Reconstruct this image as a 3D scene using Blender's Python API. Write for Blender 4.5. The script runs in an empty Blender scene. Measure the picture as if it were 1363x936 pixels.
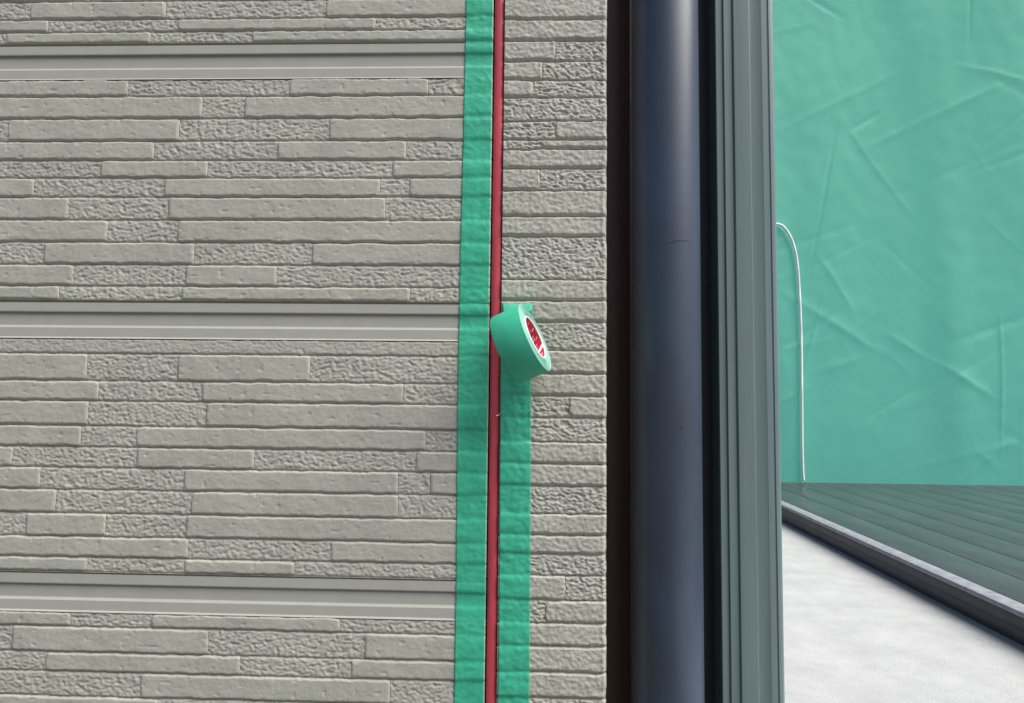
import bpy, bmesh, math, random
import numpy as np
from mathutils import Vector, Matrix
random.seed(7)
scene = bpy.context.scene
C = scene.collection

# ------------------------------------------------------------------ camera
F = 900.0                      # focal length in photo pixels (photo 1363 x 936)
CAM = Vector((0.0, -1.125, 0.68))
pitch, yaw, roll = math.radians(4.1), math.radians(2.0), math.radians(0.62)
fwd = Vector((-math.sin(yaw) * math.cos(pitch), math.cos(yaw) * math.cos(pitch), math.sin(pitch)))
r0 = fwd.cross(Vector((0, 0, 1))).normalized()
u0 = r0.cross(fwd)
rgt = r0 * math.cos(roll) + u0 * math.sin(roll)
upv = u0 * math.cos(roll) - r0 * math.sin(roll)
cam = bpy.data.cameras.new('camera')
cam.sensor_width = 36.0
cam.lens = F / 1363.0 * 36.0
cam.clip_start, cam.clip_end = 0.02, 400.0
camo = bpy.data.objects.new('camera', cam)
camo.matrix_world = Matrix(((rgt.x, upv.x, -fwd.x, CAM.x), (rgt.y, upv.y, -fwd.y, CAM.y),
                            (rgt.z, upv.z, -fwd.z, CAM.z), (0, 0, 0, 1)))
C.objects.link(camo)
scene.camera = camo


def ray(px, py):
    return fwd + rgt * ((px - 681.5) / F) - upv * ((py - 468.0) / F)


def at(px, py, y=0.0):
    d = ray(px, py)
    return CAM + d * ((y - CAM.y) / d.y)


def on_z(px, py, z):
    d = ray(px, py)
    return CAM + d * ((z - CAM.z) / d.z)


# ------------------------------------------------------------------ light
SUN = Vector((0.50, -0.20, 0.84)).normalized()
world = bpy.data.worlds.new('World')
scene.world = world
world.use_nodes = True
wn = world.node_tree
sky = wn.nodes.new('ShaderNodeTexSky')
sky.sky_type = 'NISHITA'
sky.sun_disc = False
sky.sun_elevation = math.asin(SUN.z)
sky.sun_rotation = math.atan2(SUN.x, SUN.y)
sky.air_density, sky.dust_density, sky.ozone_density = 1.0, 3.0, 1.0
wn.links.new(sky.outputs[0], wn.nodes['Background'].inputs[0])
wn.nodes['Background'].inputs[1].default_value = 0.062
sl = bpy.data.lights.new('sun', 'SUN')
sl.energy = 3.8
sl.angle = math.radians(56)
sl.color = (1.0, 0.97, 0.92)
so = bpy.data.objects.new('sun', sl)
so.rotation_euler = SUN.to_track_quat('Z', 'Y').to_euler()
so.location = SUN * 5
C.objects.link(so)
scene.view_settings.view_transform = 'Standard'
scene.view_settings.look = 'None'
scene.view_settings.gamma = 1.0
scene.view_settings.exposure = 0.9
scene.view_settings.use_curve_mapping = False

# ------------------------------------------------------------------ noise
_rs = np.random.RandomState(11)
PERM = _rs.permutation(1024)
ANG = _rs.rand(1024) * 2 * math.pi
GX, GY = np.cos(ANG), np.sin(ANG)


def perlin(x, y, seed=0):
    x = np.asarray(x, float) + seed * 17.31
    y = np.asarray(y, float) + seed * 9.73
    xi, yi = np.floor(x).astype(int), np.floor(y).astype(int)
    xf, yf = x - xi, y - yi
    u = xf * xf * xf * (xf * (xf * 6 - 15) + 10)
    v = yf * yf * yf * (yf * (yf * 6 - 15) + 10)

    def g(ix, iy, dx, dy):
        h = PERM[(PERM[ix & 1023] + iy) & 1023]
        return GX[h] * dx + GY[h] * dy
    a = g(xi, yi, xf, yf)
    b = g(xi + 1, yi, xf - 1, yf)
    c = g(xi, yi + 1, xf, yf - 1)
    d = g(xi + 1, yi + 1, xf - 1, yf - 1)
    return ((a + u * (b - a)) + v * ((c + u * (d - c)) - (a + u * (b - a)))) * 1.5


def sst(a, b, x):
    t = np.clip((x - a) / (b - a), 0, 1)
    return t * t * (3 - 2 * t)


# ------------------------------------------------------------------ object helpers
def link(name, mesh, mat=None, parent=None, smooth=True):
    o = bpy.data.objects.new(name, mesh)
    C.objects.link(o)
    for m in (mat if isinstance(mat, (list, tuple)) else [mat]):
        if m:
            mesh.materials.append(m)
    if smooth:
        mesh.shade_smooth()
    if parent:
        o.parent = parent
    return o


def empty(name, loc, label, cat, group=None):
    o = bpy.data.objects.new(name, None)
    o.location = loc
    C.objects.link(o)
    tag(o, label, cat, group)
    return o


def tag(o, label, cat, group=None):
    o['label'], o['category'] = label, cat
    if group:
        o['group'] = group
    return o


def child(o, parent):
    o.parent = parent
    bpy.context.view_layer.update()
    o.matrix_parent_inverse = parent.matrix_world.inverted()
    return o


def mesh_np(name, V, Q):
    m = bpy.data.meshes.new(name)
    V = np.ascontiguousarray(V, np.float32)
    Q = np.ascontiguousarray(Q, np.int32)
    m.vertices.add(len(V))
    m.vertices.foreach_set('co', V.ravel())
    m.loops.add(Q.size)
    m.loops.foreach_set('vertex_index', Q.ravel())
    m.polygons.add(len(Q))
    m.polygons.foreach_set('loop_start', np.arange(len(Q), dtype=np.int32) * Q.shape[1])
    m.update(calc_edges=True)
    return m


def grid_mesh(name, X, Y, Z, skirt=None):
    """X, Y, Z: 2-D arrays [row from bottom, column]; skirt: depth to which the rim is taken back."""
    nr, nc = X.shape
    V = np.stack([X, Y, Z], -1).reshape(-1, 3)
    I = np.arange(nr * nc).reshape(nr, nc)
    Q = np.stack([I[:-1, :-1], I[:-1, 1:], I[1:, 1:], I[1:, :-1]], -1).reshape(-1, 4)
    if skirt is not None:
        ring = np.concatenate([I[0, :-1], I[:-1, -1], I[-1, :0:-1], I[:0:-1, 0]])
        S = V[ring].copy()
        S[:, 1] = skirt if np.isscalar(skirt) else S[:, 1] + skirt[0]
        n0, k = len(V), len(ring)
        V = np.concatenate([V, S])
        a = np.arange(k)
        b = (a + 1) % k
        Q = np.concatenate([Q, np.stack([ring[a], n0 + a, n0 + b, ring[b]], -1)])
    return mesh_np(name, V, Q)


def box_mesh(name, lo, hi, bevel=0.0):
    bm = bmesh.new()
    bmesh.ops.create_cube(bm, size=1)
    for v in bm.verts:
        v.co = Vector([lo[i] + (v.co[i] + .5) * (hi[i] - lo[i]) for i in range(3)])
    if bevel:
        bmesh.ops.bevel(bm, geom=bm.edges[:], offset=bevel, segments=2, affect='EDGES', profile=.5)
    m = bpy.data.meshes.new(name)
    bm.to_mesh(m)
    bm.free()
    return m


def extrude_profile(name, pts, z0, z1, seg=1, close=True):
    """pts: (x, y) outline, extruded in z."""
    n = len(pts)
    V, Q = [], []
    for k in range(seg + 1):
        z = z0 + (z1 - z0) * k / seg
        V += [(p[0], p[1], z) for p in pts]
    for k in range(seg):
        for i in range(n if close else n - 1):
            j = (i + 1) % n
            Q.append((k * n + i, k * n + j, (k + 1) * n + j, (k + 1) * n + i))
    m = bpy.data.meshes.new(name)
    faces = [list(q) for q in Q]
    if close:
        faces.append(list(range(n * seg, n * seg + n)))
        faces.append(list(range(n - 1, -1, -1)))
    m.from_pydata(V, [], faces)
    m.update()
    return m


def sharp(o, deg=32):
    m = o.data
    m.shade_smooth()
    m.set_sharp_from_angle(angle=math.radians(deg))
    return o


# ------------------------------------------------------------------ materials
def mat(name, color, rough=0.6, spec=0.5, var=0.0, vscale=8.0, bumps=(), stretch=(1, 1, 1), metal=0.0,
        coat=0.0, color2=None):
    m = bpy.data.materials.new(name)
    m.use_nodes = True
    nt = m.node_tree
    b = nt.nodes['Principled BSDF']
    b.inputs['Base Color'].default_value = (*color, 1)
    b.inputs['Roughness'].default_value = rough
    b.inputs['Specular IOR Level'].default_value = spec
    b.inputs['Metallic'].default_value = metal
    b.inputs['Coat Weight'].default_value = coat
    tc = nt.nodes.new('ShaderNodeTexCoord')
    mp = nt.nodes.new('ShaderNodeMapping')
    mp.inputs['Scale'].default_value = stretch
    nt.links.new(tc.outputs['Object'], mp.inputs['Vector'])
    if var or color2:
        n = nt.nodes.new('ShaderNodeTexNoise')
        n.inputs['Scale'].default_value = vscale
        n.inputs['Detail'].default_value = 6
        n.inputs['Roughness'].default_value = .65
        nt.links.new(mp.outputs[0], n.inputs['Vector'])
        r = nt.nodes.new('ShaderNodeValToRGB')
        c2 = color2 if color2 else tuple(c * (1 - var) for c in color)
        c1 = color if color2 else tuple(min(1, c * (1 + var)) for c in color)
        r.color_ramp.elements[0].position, r.color_ramp.elements[1].position = .33, .67
        r.color_ramp.elements[0].color = (*c2, 1)
        r.color_ramp.elements[1].color = (*c1, 1)
        nt.links.new(n.outputs['Fac'], r.inputs[0])
        nt.links.new(r.outputs[0], b.inputs['Base Color'])
    prev = None
    for sc, st, dist in bumps:
        n = nt.nodes.new('ShaderNodeTexNoise')
        n.inputs['Scale'].default_value = sc
        n.inputs['Detail'].default_value = 3
        nt.links.new(mp.outputs[0], n.inputs['Vector'])
        bp = nt.nodes.new('ShaderNodeBump')
        bp.inputs['Strength'].default_value = st
        bp.inputs['Distance'].default_value = dist
        nt.links.new(n.outputs['Fac'], bp.inputs['Height'])
        if prev:
            nt.links.new(prev.outputs[0], bp.inputs['Normal'])
        prev = bp
    if prev:
        nt.links.new(prev.outputs[0], b.inputs['Normal'])
    return m


M_SIDING = mat('siding_paint', (0.390, 0.382, 0.328), .62, .35, .085, 9, ((900, .35, .0006), (260, .3, .0012)))
M_STRIP = mat('moulded_joint_paint', (0.372, 0.370, 0.328), .5, .4, .04, 30, ((700, .15, .0004),))
M_RED = mat('red_joint_strip', (0.52, 0.060, 0.082), .40, .5, .22, 30, ((40, .2, .002), (500, .2, .0004)), (1, 1, .12))
M_TAPE = mat('green_tape', (0.040, 0.395, 0.240), .48, .45, .10, 26, ((1400, .25, .0003), (90, .25, .0012)), (1, 1, 1))
M_WOUND = mat('wound_tape_edges', (0.17, 0.37, 0.31), .55, .4, .06, 60, ((500, .2, .0005),))
M_PAPER = mat('core_paper', (0.80, 0.76, 0.74), .7, .3, .04, 50)
M_PRINT = mat('core_print_red', (0.62, 0.035, 0.075), .45, .4, .12, 90)
M_PRINTW = mat('core_print_pale', (0.85, 0.62, 0.62), .5, .4)
M_PRINTD = mat('core_print_dark', (0.16, 0.02, 0.035), .5, .4)
M_PIPE = mat('navy_pipe_vinyl', (0.024, 0.038, 0.066), .38, .75, .28, 7, ((30, .1, .002),), (1, 1, .35))
M_POST = mat('grey_green_post_paint', (0.128, 0.182, 0.188), .42, .5, .10, 14, ((60, .1, .001),), (3, 3, .12))
M_BROWN = mat('brown_panel_paint', (0.060, 0.026, 0.021), .40, .5, .12, 6, (), (1, 1, .4))
M_GAPSHADE = mat('panel_gap_shade', (0.014, 0.018, 0.022), .40, .5, .12, 6, (), (1, 1, .4))  # brown panel's darker copy: shade of the gap put into the colour
M_DARK = mat('dark_base_sheet', (0.02, 0.02, 0.02), .7, .3)
M_GROUND = mat('pale_ground', (0.34, 0.345, 0.345), .85, .25, .10, 7, ((30, .3, .004), (220, .5, .004)))
M_DARKGROUND = mat('unseen_dark_ground', (0.10, 0.095, 0.085), .9, .2, .3, 40, ((120, .6, .01),))  # unseen ground, kept dark to cut the light bounced onto the wall
M_BEAM = mat('dark_beam_paint', (0.035, 0.036, 0.046), .5, .5, .25, 12, ((80, .3, .002),), (.3, 1, 1))
M_SCUFF = mat('pipe_scuff', (0.012, 0.016, 0.024), .6, .4)
M_DECK = mat('dark_deck_board', (0.045, 0.046, 0.052), .3, .5, .25, 9, ((60, .1, .002),), (1, .3, 1))
M_BEAMW = mat('beam_pale_edge', (0.20, 0.20, 0.23), .5, .5, .25, 30)
M_CORD = mat('white_cord', (0.82, 0.82, 0.80), .6, .4, .05, 60)
M_NAIL = mat('painted_nail_head', (0.42, 0.43, 0.39), .5, .4, .05, 40)

# translucent green sheet
M_SHEET = bpy.data.materials.new('green_sheet')
M_SHEET.use_nodes = True
nt = M_SHEET.node_tree
pb = nt.nodes['Principled BSDF']
pb.inputs['Base Color'].default_value = (0.16, 0.64, 0.48, 1)
pb.inputs['Roughness'].default_value = .6
tr = nt.nodes.new('ShaderNodeBsdfTranslucent')
tr.inputs[0].default_value = (0.26, 0.90, 0.68, 1)
mx = nt.nodes.new('ShaderNodeMixShader')
mx.inputs[0].default_value = .55
nt.links.new(pb.outputs[0], mx.inputs[1])
nt.links.new(tr.outputs[0], mx.inputs[2])
nt.links.new(mx.outputs[0], nt.nodes['Material Output'].inputs[0])
nn = nt.nodes.new('ShaderNodeTexNoise')
nn.inputs['Scale'].default_value = 9
nn.inputs['Detail'].default_value = 5
tcs = nt.nodes.new('ShaderNodeTexCoord')
nt.links.new(tcs.outputs['Object'], nn.inputs['Vector'])
bb = nt.nodes.new('ShaderNodeBump')
bb.inputs['Strength'].default_value = .2
bb.inputs['Distance'].default_value = .02
nt.links.new(nn.outputs['Fac'], bb.inputs['Height'])
nt.links.new(bb.outputs[0], pb.inputs['Normal'])
nt.links.new(bb.outputs[0], tr.inputs['Normal'])

# ------------------------------------------------------------------ ground
S = 150
gm = bpy.data.meshes.new('ground')
gm.from_pydata([(-S, -S, 0), (S, -S, 0), (S, S, 0), (-S, S, 0)], [], [(0, 1, 2, 3)])
link('ground', gm, M_DARKGROUND)['kind'] = 'structure'
slab = link('pale_pavement', box_mesh('pale_pavement', (.50, -1.4, -.05), (2.9, 3.3, .004)), M_GROUND, smooth=False)
slab['kind'] = 'structure'

# ------------------------------------------------------------------ siding wall layout
Z_LO, Z_HI = 0.0, 1.62
X_LEFT = -1.05
X_JL = at(650.8, 468).x          # right edge of the left boards
X_JR = at(667.0, 440).x          # left edge of the corner board
X_CR = at(807.5, 468).x          # right edge of the corner board


def zl(py): return at(490, py).z
def zr(py): return at(740, py).z
def zt_(py): return at(570, py).z


PITCH = 0.455
Z_JT, Z_JB = zl(402.5), zl(453.5)      # moulded joint between the boards in view
JH = Z_JT - Z_JB


def px_row(y0, y1, cuts, kinds, zf=zl):
    """cuts are photo pixels at the row's middle; '|' None = open to the board's edge"""
    ym = .5 * (y0 + y1)
    xs = [at(c, ym).x if c is not None else None for c in cuts]
    return (zf(y1), zf(y0), xs, kinds)


# measured rows: y top, y bottom, cuts between bricks (left to right), kinds
UP = [px_row(188, 214, [370, 541], 'RSR'), px_row(214, 237.7, [523], 'RS'),
      px_row(237.7, 263.3, [506, 545], 'SRS'), px_row(263.3, 294.1, [513], 'SR'),
      px_row(294.1, 324, [None], 'S'), px_row(324, 354.1, [416], 'RS'),
      px_row(354.1, 383, [369], 'SR'), px_row(383, 402.5, [546], 'SR')]
LO = [px_row(453.5, 474, [None], 'F'), px_row(474, 510.6, [413], 'SR'), px_row(510.6, 538, [537], 'SR'),
      px_row(538, 571.5, [None], 'S'), px_row(571.5, 600, [567], 'SR'), px_row(600, 628, [339, 554], 'SRS'),
      px_row(628, 657.7, [530, 573], 'SRS'), px_row(657.7, 689.7, [530], 'SR'),
      px_row(689.7, 721, [None], 'S'), px_row(721, 749, [441], 'RS')]
# the rest of those boards and the boards above and below follow the same mould
rest_up = Z_JB + PITCH - UP[0][1]
UP = [(UP[0][1] + rest_up * .72, UP[0][1] + rest_up, [], '?'),
      (UP[0][1] + rest_up * .36, UP[0][1] + rest_up * .72, [], '?'),
      (UP[0][1], UP[0][1] + rest_up * .36, [], '?')] + UP
low_end = Z_JT - PITCH
LO = LO + [(low_end, LO[-1][0], [at(392, 757).x], 'SR')]
tops = [0.0, .062, .167, .247, .347, .431, .52, .61, .703, .80, .886, .945, 1.0]


def generic(z_top, z_bot):
    h = z_top - z_bot
    return [(z_top - h * b, z_top - h * a, [], '?') for a, b in zip(tops[:-1], tops[1:])]


boards = []   # (z_top_of_rows, z_bottom_of_rows, rows)
boards.append((UP[0][1], Z_JT, UP))
boards.append((Z_JB, low_end, LO))
b_top, b_bot = Z_JB + 2 * PITCH, Z_JT + PITCH
boards.insert(0, (b_top, b_bot, generic(b_top, b_bot)))
b_top, b_bot = Z_JB - PITCH, max(Z_JT - 2 * PITCH, 0.01)
boards.append((b_top, b_bot, generic(b_top, Z_JT - 2 * PITCH)))


def layout(row, rnd):
    """turn a row into bricks: (kind, x0, x1, open_left, open_right)"""
    z0, z1, cuts, kinds = row
    cuts = [c for c in cuts if c is not None]
    if kinds == '?':
        x = X_JL
        k = rnd.choice('SSR')
        out = []
        while x > X_LEFT + .02:
            w = rnd.uniform(.16, .48) if k == 'S' else rnd.uniform(.07, .30)
            x0 = x - w
            if x0 < X_LEFT + .06:
                x0 = X_LEFT
            out.insert(0, (k, x0, x))
            x = x0
            k = 'R' if k == 'S' else 'S'
    else:
        ed = [None] + cuts + [X_JL]
        out = []
        first = at(307, 468).x
        x = first - rnd.uniform(.03, .22)
        ed[0] = x
        for i, k in enumerate(kinds):
            out.append((k, ed[i], ed[i + 1]))
        k = 'R' if kinds[0] in 'SF' else 'S'
        if kinds[0] == 'F':
            out = [('F', X_LEFT, X_JL)]
            x = X_LEFT
        while x > X_LEFT + .02:
            w = rnd.uniform(.12, .40) if k == 'S' else rnd.uniform(.07, .25)
            x0 = x - w
            if x0 < X_LEFT + .06:
                x0 = X_LEFT
            out.insert(0, (k, x0, x))
            x = x0
            k = 'R' if k == 'S' else 'S'
    return [(k, a, b, i == 0, i == len(out) - 1) for i, (k, a, b) in enumerate(out)]


MM = 0.001


def height(br, X, Z, corner=False):
    """relief of one brick in metres in front of the board's face"""
    k, x0, x1, z0, z1, ol, orr = br
    sd = 5 if corner else 1
    wx = perlin(X / .022, Z / .022, sd) * .0016 + perlin(X / .006, Z / .006, sd + 1) * .0006
    wz = perlin(X / .026, Z / .026, sd + 2) * .0014 + perlin(X / .007, Z / .007, sd + 3) * .0007
    xx, zz = X + wx, Z + wz
    if ol:
        x0 = x0 - .03
    if orr:
        x1 = x1 + .03
    dzb, dzt = zz - z0, z1 - zz
    dz = np.minimum(dzb, dzt)
    if k == 'S':
        r = .006
        cx, cz, hx, hz = (x0 + x1) / 2, (z0 + z1) / 2, (x1 - x0) / 2, (z1 - z0) / 2
        qx, qz = np.abs(xx - cx) - (hx - r), np.abs(zz - cz) - (hz - r)
        d = -(np.minimum(np.maximum(qx, qz), 0) + np.hypot(np.maximum(qx, 0), np.maximum(qz, 0)) - r)
        wb = .0062 if corner else .0042
        w = .0024 + (wb - .0024) * sst(.012, .002, dzb)
        p = sst(-.0002, 1, d / w * .92)
        lump = perlin(X / .030, Z / .022, sd + 4) * .35 + perlin(X / .011, Z / .009, sd + 5) * .22
        fine = perlin(X / .0052, Z / .0048, sd + 6) * .16
        pits = -sst(.50, .80, perlin(X / .0125, Z / .008, sd + 7)) * .9
        if corner:
            lump = lump * 1.2 + perlin(X / .0085, Z / .0070, sd + 12) * .75
            fine = fine * 3.2
            pits = pits * .7
        h = -.6 + p * (4.3 + (1.1 if corner else 0) + lump + fine + pits)
        h = np.maximum(h, -.4 + 2.9 * sst(.0006, .0032, dz) + fine * 2)
    else:
        p = sst(.0, .0030, dz)
        skew = X + Z * .55
        sx, szz = (.0098, .0052)
        wq = perlin(X / .017, Z / .017, sd + 8) * .9
        n1 = perlin(skew / sx + wq, Z / szz + wq * .6, sd + 9)
        n2 = perlin((X + Z * .35) / .0064, Z / .0041, sd + 10)
        rdg = 1 - np.abs(n1) * 1.9
        rdg = np.clip(rdg, -.4, 1)
        amp = (3.0 if corner else 2.0) if k == 'R' else 1.0
        base = 0.9 + (1.2 if k == 'F' else 0)
        h = -.4 + p * (base + amp * (.42 * rdg + .50 * n1 + .50 * n2 + .5) + .3 * perlin(X / .03, Z / .03, sd + 11))
    if corner:      # rounded outer arris, a little wavy
        e = X_CR - X + perlin(Z / .02, Z * 0 + 3.3, 40) * .0020
        t = np.clip((.0075 - e) / .0075, 0, 1.25)
        h = h - 7.0 * t ** 3 + 1.2 * sst(.010, .004, e) * (1 - t)
    return h * MM


JP = [(0.0, 3.0), (.02, -1.8), (.05, -1.8), (.055, 2.2), (.275, 2.2), (.30, 1.9), (.302, -4.1), (.352, -4.1), (.356, -2.0),
      (.65, -2.0), (.715, .9), (.96, .9), (1.0, 3.0)]


def joint_h(t):
    return np.interp(t, [a for a, b in JP], [b for a, b in JP]) * MM


wall = empty('siding_wall', ((X_LEFT + X_CR) / 2, 0.02, 0), 'beige grey house wall of moulded stone pattern siding boards with a red vertical joint', 'wall')
rnd = random.Random(5)
LEFT_BRICKS, JOINTS = [], []


def add_brick(br, parent, sp, corner=False, skirt=.0034):
    k, x0, x1, z0, z1, ol, orr = br
    z0c = max(z0, 0.002)
    if z1 - z0c < .004:
        return
    nx, nz = max(3, int((x1 - x0) / sp) + 2), max(3, int((z1 - z0c) / sp) + 2)
    X, Z = np.meshgrid(np.linspace(x0, x1, nx), np.linspace(z0c, z1, nz))
    H = height(br, X, Z, corner)
    name = 'brick' if k == 'S' else 'rough_brick'
    child(link(name, grid_mesh(name, X, -H, Z, skirt), M_SIDING), parent)


for bi, (zt, zb, rows) in enumerate(boards):
    has_joint = bi < len(boards) - 1
    z_low = (boards[bi + 1][0]) if has_joint else 0.0
    board = link('siding_board', box_mesh('siding_board', (X_LEFT, .0030, z_low + .0005), (X_JL - .0005, .018, zt)), M_SIDING, smooth=False)
    child(board, wall)
    for row in rows:
        for k, a, b, ol, orr in layout(row, rnd):
            br = (k, a, b, row[0], row[1], ol, orr)
            LEFT_BRICKS.append(br)
            add_brick(br, board, .0017)
    if has_joint:
        zj1, zj0 = zb, boards[bi + 1][0]
        JOINTS.append((zj1, zj0))
        pts = [(zj1 - t * (zj1 - zj0), -h * MM) for t, h in JP]
        V, Fc = [], []
        n = len(pts)
        for x in (X_LEFT, X_JL):
            V += [(x, y, z) for z, y in pts] + [(x, .0042, zj0), (x, .0042, zj1)]
        t = n + 2
        for i in range(t):
            j = (i + 1) % t
            Fc.append((i, j, t + j, t + i))
        Fc += [tuple(range(t - 1, -1, -1)), tuple(range(t, 2 * t))]
        jm = bpy.data.meshes.new('moulded_joint')
        jm.from_pydata(V, [], Fc)
        bmj = bmesh.new()
        bmj.from_mesh(jm)
        bmesh.ops.recalc_face_normals(bmj, faces=bmj.faces)
        bmj.to_mesh(jm)
        bmj.free()
        child(link('moulded_joint', jm, M_STRIP, smooth=False), board)

# corner board: its own courses
CR = [px_row(187, 200, [720], 'RS', zr), px_row(200, 225.4, [None], 'S', zr), px_row(225.4, 254.6, [719], 'SR', zr),
      px_row(254.6, 289, [None], 'S', zr), px_row(289, 316, [None], 'S', zr), px_row(316, 373, [None], 'R', zr),
      px_row(373, 401, [None], 'S', zr), px_row(401, 429.5, [None], 'S', zr), px_row(429.5, 467, [None], 'R', zr),
      px_row(467, 498, [None], 'S', zr), px_row(498, 527.5, [None], 'S', zr), px_row(527.5, 556.5, [757], 'RS', zr),
      px_row(556.5, 588.8, [None], 'R', zr), px_row(588.8, 618, [None], 'S', zr), px_row(618, 647.5, [None], 'S', zr),
      px_row(647.5, 684, [None], 'R', zr), px_row(684, 712.5, [None], 'S', zr), px_row(712.5, 738, [None], 'S', zr),
      px_row(738, 766, [None], 'R', zr)]
z = CR[0][1]
rc = random.Random(3)
while z < Z_HI:
    h = rc.uniform(.030, .042)
    CR.insert(0, (z, z + h, [X_JR + rc.uniform(.05, .12)], rc.choice(['S', 'S', 'RS', 'SR', 'R'])))
    z += h
z = CR[-1][0]
while z > .004:
    h = min(rc.uniform(.030, .042), z)
    CR.append((z - h, z, [X_JR + rc.uniform(.05, .12)], rc.choice(['S', 'S', 'RS', 'SR', 'R'])))
    z -= h
CORNER_BRICKS = []
z_ctop = CR[0][1]
cb = link('corner_board', box_mesh('corner_board', (X_JR + .0005, .0032, 0.001), (X_CR - .0008, .20, z_ctop)), M_SIDING, smooth=False)
child(cb, wall)
for z0, z1, cuts, kinds in CR:
    cuts = [c for c in cuts if c is not None][:len(kinds) - 1]
    ed = [X_JR] + cuts + [X_CR]
    for i, k in enumerate(kinds):
        br = (k, ed[i], ed[i + 1], z0, z1, i == 0, i == len(kinds) - 1)
        CORNER_BRICKS.append(br)
        add_brick(br, cb, .0014, True, .0046)

# wall structure seen at the bottom of the open joint
child(link('wall_backing', box_mesh('wall_backing', (X_LEFT, .0182, .002), (X_JR + .02, .06, 1.62)), M_DARK, smooth=False), wall)
# the red strip in the joint: a shallow hat section
xs0, xs1 = at(653.0, 440).x, at(666.2, 440).x
w_ = xs1 - xs0
prof = [(xs0, .018), (xs0, .0030), (xs0 + .0012, .0008), (xs0 + w_ * .30, -.0006), (xs0 + w_ * .5, -.0009), (xs0 + w_ * .72, -.0006),
        (xs1 - .0012, .0008), (xs1, .0030), (xs1, .018)]
strip = link('joint_strip', extrude_profile('joint_strip', prof[::-1], .002, 1.62, 60), M_RED)
sharp(strip, 50)
child(strip, wall)

# nail head in the corner board
np_ = at(727, 511)
bm = bmesh.new()
bmesh.ops.create_cone(bm, segments=20, radius1=.0050, radius2=.0046, depth=.0024, cap_ends=True,
                      matrix=Matrix.Translation((np_.x, -.0046, np_.z)) @ Matrix.Rotation(math.pi / 2, 4, 'X'))
nm = bpy.data.meshes.new('nail')
bm.to_mesh(nm)
bm.free()
nail = link('nail', nm, M_NAIL)
sharp(nail, 40)
child(nail, cb)


# a curl of old sealant clinging to the red strip
sc_pts = [at(px, py, -.0022 - .0012 * k) for k, (px, py) in enumerate([(665.5, 549.5), (664.8, 551.5), (663, 553), (660.5, 553.6)])]
V, Q = [], []
for i, p in enumerate(sc_pts):
    V += [p + Vector((0, math.sin(a), math.cos(a))) * .0007 for a in (0, 2.1, 4.2)]
for i in range(3):
    Q += [(i * 3 + k, i * 3 + (k + 1) % 3, i * 3 + 3 + (k + 1) % 3, i * 3 + 3 + k) for k in range(3)]
scm = bpy.data.meshes.new('sealant_scrap')
scm.from_pydata(V, [], Q + [(0, 1, 2), (11, 10, 9)])
tag(link('sealant_scrap', scm, M_PAPER), 'tiny pale curl of scrap clinging to the red joint below the tape roll', 'scrap')


# ------------------------------------------------------------------ tape strips on the wall
def relief(bricks, X, Z, corner):
    H = np.zeros_like(X)
    for br in bricks:
        k, x0, x1, z0, z1, ol, orr = br
        m = (Z >= z0) & (Z < z1) & (X >= x0 - (.05 if ol else 0)) & (X <= x1 + (.05 if orr else 0))
        if m.any():
            H[m] = height(br, X[m], Z[m], corner)
    if not corner:
        for zj1, zj0 in JOINTS:
            m = (Z >= zj0) & (Z < zj1)
            H[m] = joint_h((zj1 - Z[m]) / (zj1 - zj0))
    return H


def blur(A, s, axis):
    n = int(3 * s) + 1
    kx = np.exp(-.5 * (np.arange(-n, n + 1) / s) ** 2)
    kx /= kx.sum()
    P = np.pad(A, [(n, n) if a == axis else (0, 0) for a in (0, 1)], mode='edge')
    out = np.zeros_like(A)
    for i, w in enumerate(kx):
        sl_ = [slice(None)] * 2
        sl_[axis] = slice(i, i + A.shape[axis])
        out += w * P[tuple(sl_)]
    return out


def tape_strip(xa, xb, z0, z1, bricks, corner, seed):
    sp = .0016
    nz, nx = int((z1 - z0) / sp), int(.052 / sp)
    zz = np.linspace(z0, z1, nz)
    T, Z = np.meshgrid(np.linspace(0, 1, nx), zz)
    X = xa(Z) + (xb(Z) - xa(Z)) * T
    H = relief(bricks, X, Z, corner)
    P = np.pad(H, 1, mode='edge')
    top = np.max([P[i:i + H.shape[0], j:j + H.shape[1]] for i in range(3) for j in range(3)], axis=0)
    lo = blur(blur(H, 1.3, 0), 1.8, 1)
    hi = blur(blur(H, 4.6, 0), 5.5, 1)
    H = .28 * lo + .72 * np.maximum(lo, hi)
    H = np.maximum(H, .5 * (top + H)) if corner else H
    H = blur(blur(np.maximum(H, top - .0009), .8, 0), .8, 1) + .0015
    wr = perlin(X / .035 + 3, Z / .012, seed) * .00035 + perlin(X / .009, Z / .014, seed + 1) * .00022
    cr = sst(.25, .0, np.abs(perlin((X + .6 * Z) / .02, (Z - .3 * X) / .018, seed + 2))) * .00022
    H = H + wr + cr
    return grid_mesh('tape_strip', X, -H, Z, (.0005,))


def edge(pts, wig, seed):
    P = sorted(((at(px, py).z, at(px, py).x) for px, py in pts))
    zs, xs = [p[0] for p in P], [p[1] for p in P]
    s0 = (xs[1] - xs[0]) / (zs[1] - zs[0])
    s1 = (xs[-1] - xs[-2]) / (zs[-1] - zs[-2])
    zs = [zs[0] - 1.0] + zs + [zs[-1] + 1.0]
    xs = [xs[0] - s0 * .3] + xs + [xs[-1] + s1 * .3]
    return lambda Z: np.interp(Z, zs, xs) + perlin(Z / .05, Z * 0, seed) * wig


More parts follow.
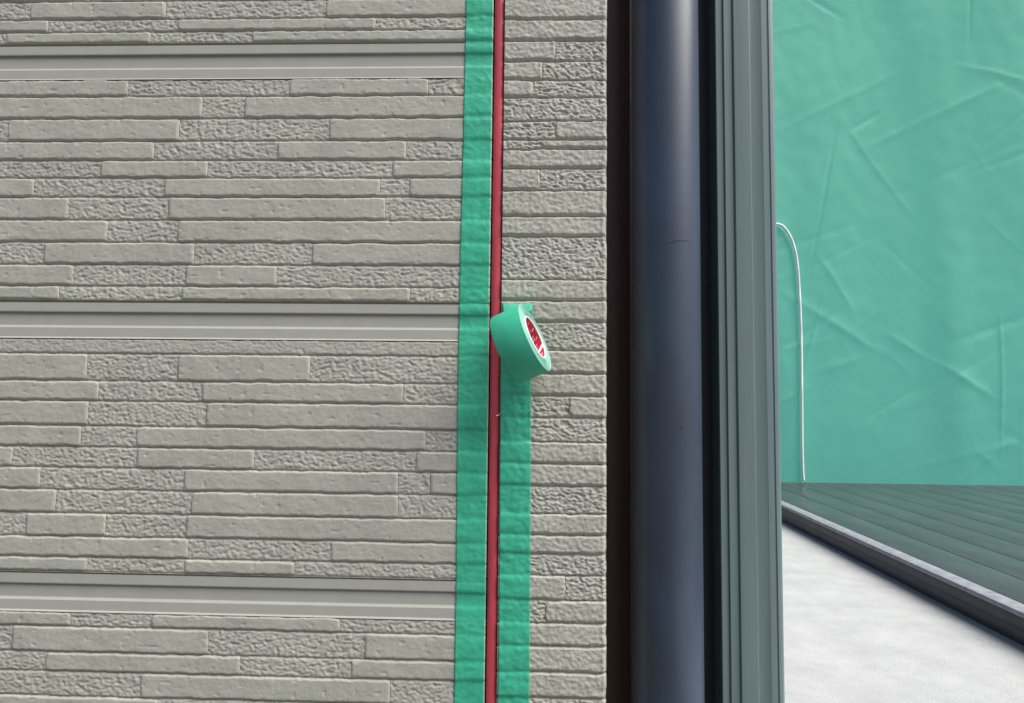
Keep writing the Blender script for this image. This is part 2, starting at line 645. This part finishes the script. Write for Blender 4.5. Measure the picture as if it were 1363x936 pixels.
xa = edge([(617, 187), (613.2, 330), (611.2, 420), (609.3, 540), (607.6, 750)], .0004, 60)
xb = edge([(655.0, 187), (652.0, 330), (650.0, 420), (649.3, 540), (647.8, 750)], .0005, 61)
xbl = lambda Z: np.minimum(xb(Z), X_JL - .0007)
lt = link('tape_strip', tape_strip(xa, xbl, .012, 1.60, LEFT_BRICKS, False, 70), M_TAPE)
lt.name = 'masking_tape'
tag(lt, 'long green masking tape strip left of the red joint, crossing the plain moulded band', 'masking tape', 'green tape along the red joint')

# ------------------------------------------------------------------ tape roll with its unrolled strip
R_OUT, R_IN, R_CORE, W_T = .0570, .0358, .0338, .050
ax_cam = Vector((.91, .41, 0)).normalized() * .968
ax = (rgt * ax_cam.x + upv * ax_cam.y - fwd * .245).normalized()
half_y = R_OUT * math.sqrt(1 - ax.y ** 2) + W_T / 2 * abs(ax.y)
y_mid = -half_y - .0062
fc = at(712.6, 449.0, y_mid + ax.y * W_T / 2)          # centre of the face towards the right
mid = fc - ax * (W_T / 2)
e_up = (Vector((0, 0, 1)) - ax * ax.z).normalized()
e_fr = ax.cross(e_up).normalized()
if e_fr.y > 0:
    e_fr = -e_fr                                          # e_fr points towards the camera
base = Vector((mid.x, 0, mid.z))
rollo = empty('tape_roll', base, 'roll of green masking tape hanging on its own strip stuck right of the red joint', 'tape roll')


def cyl(r, th, s):
    return mid + (e_up * math.cos(th) + e_fr * math.sin(th)) * r + ax * s


def lathe(name, prof, n=96, closed=True):
    V, Q, mi = [], [], []
    for i in range(n):
        th = 2 * math.pi * i / n
        V += [cyl(r, th, s) for r, s, m in prof]
    k = len(prof)
    for i in range(n):
        for j in range(k if closed else k - 1):
            a, b = j, (j + 1) % k
            i2 = (i + 1) % n
            Q.append((i * k + a, i * k + b, i2 * k + b, i2 * k + a))
            mi.append(prof[j][2])
    m = bpy.data.meshes.new(name)
    m.from_pydata(V, [], Q)
    m.polygons.foreach_set('material_index', mi)
    bm = bmesh.new()
    bm.from_mesh(m)
    bmesh.ops.recalc_face_normals(bm, faces=bm.faces)
    bm.to_mesh(m)
    bm.free()
    return m


hw = W_T / 2
prof = [(R_OUT - .0012, -hw, 0), (R_OUT - .0003, -hw + .0003, 0), (R_OUT, -hw + .0012, 0), (R_OUT, hw - .0012, 0),
        (R_OUT - .0003, hw - .0003, 1), (R_OUT - .0012, hw, 1)]
rr = R_OUT - .0012
steps = 26
for i in range(1, steps):        # wound layers: the edges of the turns stand unevenly
    r = rr + (R_IN + .0002 - rr) * i / steps
    prof.append((r, hw + (.0005 if i % 2 else -.0002) * (0.5 + .5 * random.random()), 1))
prof += [(R_IN + .0002, hw, 1), (R_IN + .0002, -hw, 1)]
wound = link('wound_tape', lathe('wound_tape', prof), [M_TAPE, M_WOUND])
sharp(wound, 50)
child(wound, rollo)
core = link('core', lathe('core', [(R_IN, -hw - .0002, 0), (R_IN, hw + .0004, 0), (R_IN - .0006, hw + .0009, 0), (R_CORE + .0006, hw + .0009, 0),
                                    (R_CORE, hw + .0003, 0), (R_CORE, -hw - .0002, 0)]), M_PAPER)
sharp(core, 50)
child(core, rollo)


def patch(r, t0, t1, s0f, s1f, n=24, slant=1):
    """curved patch printed on the inside of the core"""
    V, Q = [], []
    for i in range(n + 1):
        u = i / n
        th = t0 + (t1 - t0) * u
        a, b = s0f(u), s1f(u)
        for j in range(5):
            V.append(cyl(r, th + 30 * (a + (b - a) * j / 4 - hw) * slant, a + (b - a) * j / 4))
    for i in range(n):
        for j in range(4):
            Q.append((i * 5 + j, i * 5 + j + 1, i * 5 + j + 6, i * 5 + j + 5))
    return V, Q


def patches(name, items, material, parent):
    V, Q = [], []
    for it in items:
        v, q = patch(*it)
        n = len(V)
        V += v
        Q += [tuple(i + n for i in f) for f in q]
    m = bpy.data.meshes.new(name)
    m.from_pydata(V, [], Q)
    return child(link(name, m, material), parent)


RP = R_CORE - .00012
# far half of the bore runs from th = 0 (top) through -pi/2 (wall side) to -pi (bottom)
d = math.radians
upper = (RP, d(8), d(-101), lambda u: hw - .030, lambda u: hw - .0004)
lower = (RP, d(-111), d(-180), lambda u: hw - .028, lambda u: hw - .0005)
patches('core_print', [upper, lower], M_PRINT, core)
marks, darks = [], []
rm = random.Random(8)
for i in range(9):               # illegible pale and dark strokes of the print
    t = -20 - i * 8.5
    w = rm.uniform(2.2, 4.2)
    s = hw - .0030 - rm.uniform(0, .0012)
    (darks if i % 3 else marks).append((RP - .0003, d(t), d(t - w), lambda u, s=s: s - .0042, lambda u, s=s: s, 6))
    (marks if i % 3 else darks).append((RP - .0003, d(t - 2), d(t - 2 - w), lambda u, s=s: s - .0095, lambda u, s=s: s - .0060, 4))
for i in range(4):
    t = -124 - i * 10
    marks.append((RP - .0003, d(t), d(t - 4.0), lambda u: hw - .0085, lambda u: hw - .0036, 4))
patches('core_lettering', marks, M_PRINTW, core)
patches('core_lettering', darks, M_PRINTD, core)

# strip stuck to the corner board, up to the fold
ya = edge([(668.6, 404), (667.6, 470), (666.6, 520), (665.8, 600), (664.9, 750)], .0003, 62)
yb = edge([(708.5, 404), (707.5, 470), (706.6, 520), (706.3, 600), (705.8, 750)], .0004, 63)
yal = lambda Z: np.maximum(ya(Z), X_JR + .0004)
z_fold = at(690, 405.5).z
ts = link('tape_strip', tape_strip(yal, yb, .012, z_fold, CORNER_BRICKS, True, 80), M_TAPE)
child(ts, rollo)
# the fold: from the strip's top edge over to the roll
nU, nS = 24, 20
VX = np.zeros((nU + 1, nS + 1, 3))
for j in range(nS + 1):
    t = j / nS
    xw = float(yal(np.array(z_fold))) * (1 - t) + float(yb(np.array(z_fold))) * t
    Wp = Vector((xw, -.0045, z_fold))
    th = d(-28)
    G = cyl(R_OUT + .0002, th, -hw + W_T * t)
    tang = (-e_up * math.sin(th) + e_fr * math.cos(th))        # direction over the top towards the camera
    b1 = Wp + Vector((0, -.0010, .0045))
    b2 = G - tang * .016 + (e_up * math.cos(th) + e_fr * math.sin(th)) * .0005
    for i in range(nU + 1):
        u = i / nU
        p = Wp * (1 - u) ** 3 + b1 * (3 * u * (1 - u) ** 2) + b2 * (3 * u * u * (1 - u)) + G * u ** 3
        VX[i, j] = p
fold = link('tape_fold', grid_mesh('tape_fold', VX[..., 0], VX[..., 1], VX[..., 2]), M_TAPE)
md = fold.modifiers.new('thickness', 'SOLIDIFY')
md.thickness = .0003
child(fold, rollo)

# ------------------------------------------------------------------ things right of the corner
Z_T = 1.85
# dark brown panel set back behind the pipe
Y_B = .155
xb0, xb1 = X_CR + .0005, at(1010, 468, Y_B).x
brown = empty('brown_panel', ((xb0 + xb1) / 2, Y_B, 0), 'dark brown recessed panel beside the rough edge of the siding corner', 'panel')
xm = at(886, 468, Y_B).x
child(link('board', box_mesh('board', (xb0, Y_B, .001), (xm - .001, Y_B + .03, Z_T)), M_BROWN, smooth=False), brown)
bk = child(link('board', box_mesh('board', (xm + .001, Y_B, .001), (xb1, Y_B + .03, Z_T)), M_GAPSHADE, smooth=False), brown)  # right part of the panel, gap shade painted in
bk['label'] = 'panel part darkened in colour for the shaded gap behind the pipe'
xe = at(839.5, 468, Y_B - .012).x
child(link('trim', box_mesh('trim', (xe - .0022, Y_B - .012, .002), (xe + .0022, Y_B - .0005, Z_T - .002), .0009), M_BROWN), brown)

# round navy downpipe
Y_P = .045
c0, c1 = at(840.5, 468, Y_P).x, at(932.8, 468, Y_P).x
PX, PR = (c0 + c1) / 2, (c1 - c0) / 2 * .985
pipe = empty('downpipe', (PX, Y_P, 0), 'round dark navy vinyl downpipe standing between the siding corner and the grey post', 'downpipe')
pts = [(PX + PR * math.cos(a), Y_P + PR * math.sin(a)) for a in [2 * math.pi * i / 96 for i in range(96)]]
sharp(child(link('pipe', extrude_profile('pipe', pts, .003, Z_T, 40), M_PIPE), pipe), 40)

# a dark chip and a faint scuffed line on its face
def on_pipe(px, py):
    q = at(px, py, Y_P)
    dr = ray(px, py)
    a2 = dr.x ** 2 + dr.y ** 2
    b2 = 2 * (dr.x * (CAM.x - PX) + dr.y * (CAM.y - Y_P))
    c2 = (CAM.x - PX) ** 2 + (CAM.y - Y_P) ** 2 - (PR + .00015) ** 2
    return CAM + dr * ((-b2 - math.sqrt(max(0, b2 * b2 - 4 * a2 * c2))) / (2 * a2))


def pipe_mark(name, pts, hw_):
    V = []
    for k, (px, py) in enumerate(pts):
        w = hw_ * math.sin(math.pi * (k + .5) / len(pts))
        V += [on_pipe(px, py - w), on_pipe(px, py + w)]
    m = bpy.data.meshes.new(name)
    m.from_pydata(V, [], [(2 * k, 2 * k + 1, 2 * k + 3, 2 * k + 2) for k in range(len(pts) - 1)])
    return child(link(name, m, M_SCUFF), pipe)


pipe_mark('chip', [(905.5 + .45 * k, 569.5 + .3 * math.sin(k)) for k in range(8)], 3.2)
pipe_mark('scuff', [(884 + 2.2 * k, 326.5 - 6 * math.sin(k / 17 * 2.6)) for k in range(18)], .9)

# ribbed grey post: stepped left flank, flat front, rounded right edge
Y_F = .095
fx = lambda px, y: at(px, 468, y).x
y1, y2, y3 = Y_F + .0085, Y_F + .0045, Y_F
P = [(fx(956.5, y1), y1 + .05), (fx(956.5, y1), y1 + .002), (fx(957.5, y1), y1), (fx(967.2, y1), y1),
     (fx(967.8, y2), y2 + .001), (fx(968.6, y2), y2), (fx(980.4, y2), y2), (fx(981.0, y3), y3 + .002), (fx(982.2, y3), y3 + .0003),
     (fx(984, y3), y3), (fx(1003, y3), y3 - .0004), (fx(1004, y3), y3 + .0004), (fx(1019, y3), y3 + .0004), (fx(1020, y3), y3 - .0003), (fx(1027.0, y3), y3),
     (fx(1028.0, y3), y3 + .0016), (fx(1029.0, y3), y3 + .0016), (fx(1030.2, y3), y3 - .0004)]
xr, rr_ = fx(1036.5, y3 + .006), .0075
xc = xr - rr_
for a in range(80, -5, -15):
    P.append((xc + rr_ * math.cos(d(a)), y3 + rr_ - rr_ * math.sin(d(a))))
P += [(xr, Y_F + .10), (fx(956.5, y1), Y_F + .10)]
post = empty('ribbed_post', ((P[0][0] + xr) / 2, Y_F + .05, 0), 'grey green metal post with stepped ribs on its left flank beside the navy downpipe', 'post')
pm = extrude_profile('post', P, .003, Z_T, 1)
bm = bmesh.new()
bm.from_mesh(pm)
bmesh.ops.recalc_face_normals(bm, faces=bm.faces)
bm.to_mesh(pm)
bm.free()
sharp(child(link('post_body', pm, M_POST), post), 28)

# ------------------------------------------------------------------ dark deck on the ground, green sheet behind it
BZ = .104
p0 = on_z(1041, 695, .004)
vd = ray(730, 531)
bd = -Vector((vd.x, vd.y, 0)).normalized()      # along the deck's front edge, towards the camera
bn = Vector((-bd.y, bd.x, 0))
if bn.x < 0:
    bn = -bn                                    # to the right, onto the deck
A, B = p0 - bd * 2.6, p0 + bd * 3.0


def bar(name, wa, wb, z0, z1, bev, material, parent):
    m = box_mesh(name, (0, wa, z0), ((B - A).length, wb, z1), bev)
    M = Matrix(((bd.x, bn.x, 0, A.x), (bd.y, bn.y, 0, A.y), (0, 0, 1, 0), (0, 0, 0, 1)))
    m.transform(M)
    if M.determinant() < 0:
        m.flip_normals()
    return child(sharp(link(name, m, material), 40), parent)


deck = empty('low_deck', (p0.x, p0.y, 0), 'dark low deck with a pale edge on the white ground under the green sheet', 'deck')
bar('lower_rail', .010, .10, .001, .048, .004, M_BEAM, deck)
bar('upper_rail', 0, .10, .050, .088, .004, M_BEAM, deck)
bar('nosing', -.012, .05, .0895, BZ + .002, .004, M_BEAMW, deck)  # nosing in a paler grey than the rails
for k in range(18):
    bar('deck_board', .054 + k * .19, .054 + k * .19 + .186, .0895, BZ, .002, M_DECK, deck)

# sheet: hangs behind the deck's edge, parallel to the house wall
Y_S = at(1048, 641, 1).y
dr_ = ray(1048, 641)
Y_S = CAM.y + dr_.y * (BZ + .012 - CAM.z) / dr_.z
xs_a, xs_b = at(960, 560, Y_S).x, at(1420, 560, Y_S).x
nx, nz = 300, 260
SH = 4.9
Uu, Zz = np.meshgrid(np.linspace(xs_a, xs_b, nx), np.linspace(BZ + .006, SH, nz))
ph = Uu * 4.4 + perlin(Uu * .9, Zz * .22, 90) * 2.6 + Zz * .2
off = np.sin(ph) * .030 + np.sin(ph * 2.3 + 1) * .010 + perlin(Uu * 1.1, Zz * .25, 97) * .10
off = off + perlin(Uu * 2.4 - Zz * 1.2, Zz * 1.0 + Uu * .4, 96) * .020
rk = random.Random(21)
for k in range(70):             # straight creases where the sheet was folded and where it is pulled taut
    cx, cz = rk.uniform(xs_a, xs_b), rk.uniform(.2, SH)
    a_ = math.radians(rk.choice([rk.gauss(24, 9), rk.gauss(24, 9), rk.gauss(-38, 12), rk.gauss(84, 6)]))
    ln, w, am = rk.uniform(.15, .75), rk.uniform(.012, .035), rk.uniform(.003, .012) * rk.choice((-1, 1))
    du, dv = Uu - cx, Zz - cz
    al, ac = du * math.cos(a_) + dv * math.sin(a_), -du * math.sin(a_) + dv * math.cos(a_)
    off = off + am * np.exp(-np.abs(ac / w) ** 1.5) * sst(ln, ln * .3, np.abs(al))
off = off + perlin(Uu * 8, Zz * 7, 93) * .0035
off = off * (.35 + .65 * sst(0, .8, Zz))
sheet = link('green_sheet', grid_mesh('green_sheet', Uu, Y_S - off, Zz), M_SHEET)
tag(sheet, 'green plastic sheet hanging in folds behind the dark deck right of the post', 'plastic sheet')


def sheet_pt(px, py, lift):
    p = at(px, py, Y_S)
    for _ in range(4):
        iu, iz = (p.x - xs_a) / (xs_b - xs_a) * (nx - 1), (p.z - BZ - .006) / (SH - BZ - .006) * (nz - 1)
        p = at(px, py, Y_S - off[int(np.clip(iz, 0, nz - 1)), int(np.clip(iu, 0, nx - 1))] - lift)
    return p


def tube(name, pts, r, n=10):
    V, Q = [], []
    for i, p in enumerate(pts):
        t = (pts[min(i + 1, len(pts) - 1)] - pts[max(i - 1, 0)]).normalized()
        a = t.cross(Vector((0, 1, 0))).normalized()
        b = t.cross(a)
        V += [p + (a * math.cos(2 * math.pi * k / n) + b * math.sin(2 * math.pi * k / n)) * r for k in range(n)]
    for i in range(len(pts) - 1):
        for k in range(n):
            Q.append((i * n + k, i * n + (k + 1) % n, (i + 1) * n + (k + 1) % n, (i + 1) * n + k))
    m = bpy.data.meshes.new(name)
    m.from_pydata(V, [], Q + [tuple(range(n)), tuple(range(len(pts) * n - 1, len(pts) * n - n - 1, -1))])
    bm = bmesh.new()
    bm.from_mesh(m)
    bmesh.ops.recalc_face_normals(bm, faces=bm.faces)
    bm.to_mesh(m)
    bm.free()
    return m


ctrl = [(1022, 297), (1038, 299), (1046, 305.5), (1052.5, 316), (1057.5, 330), (1061.5, 352), (1064, 385), (1066, 430), (1067, 480), (1067.5, 540), (1068, 600), (1069, 630), (1070, 641)]
cp = []
for i in range(len(ctrl) - 1):
    P0, P1, P2, P3 = (Vector(ctrl[max(0, min(len(ctrl) - 1, i + k))]) for k in (-1, 0, 1, 2))
    for j in range(6):
        t = j / 6
        q = .5 * (2 * P1 + (P2 - P0) * t + (2 * P0 - 5 * P1 + 4 * P2 - P3) * t * t + (3 * P1 - P0 - 3 * P2 + P3) * t ** 3)
        cp.append(sheet_pt(q.x, q.y, .02))
tag(link('white_cord', tube('white_cord', cp, .0085), M_CORD), 'thin white cord curving down over the green sheet', 'cord')
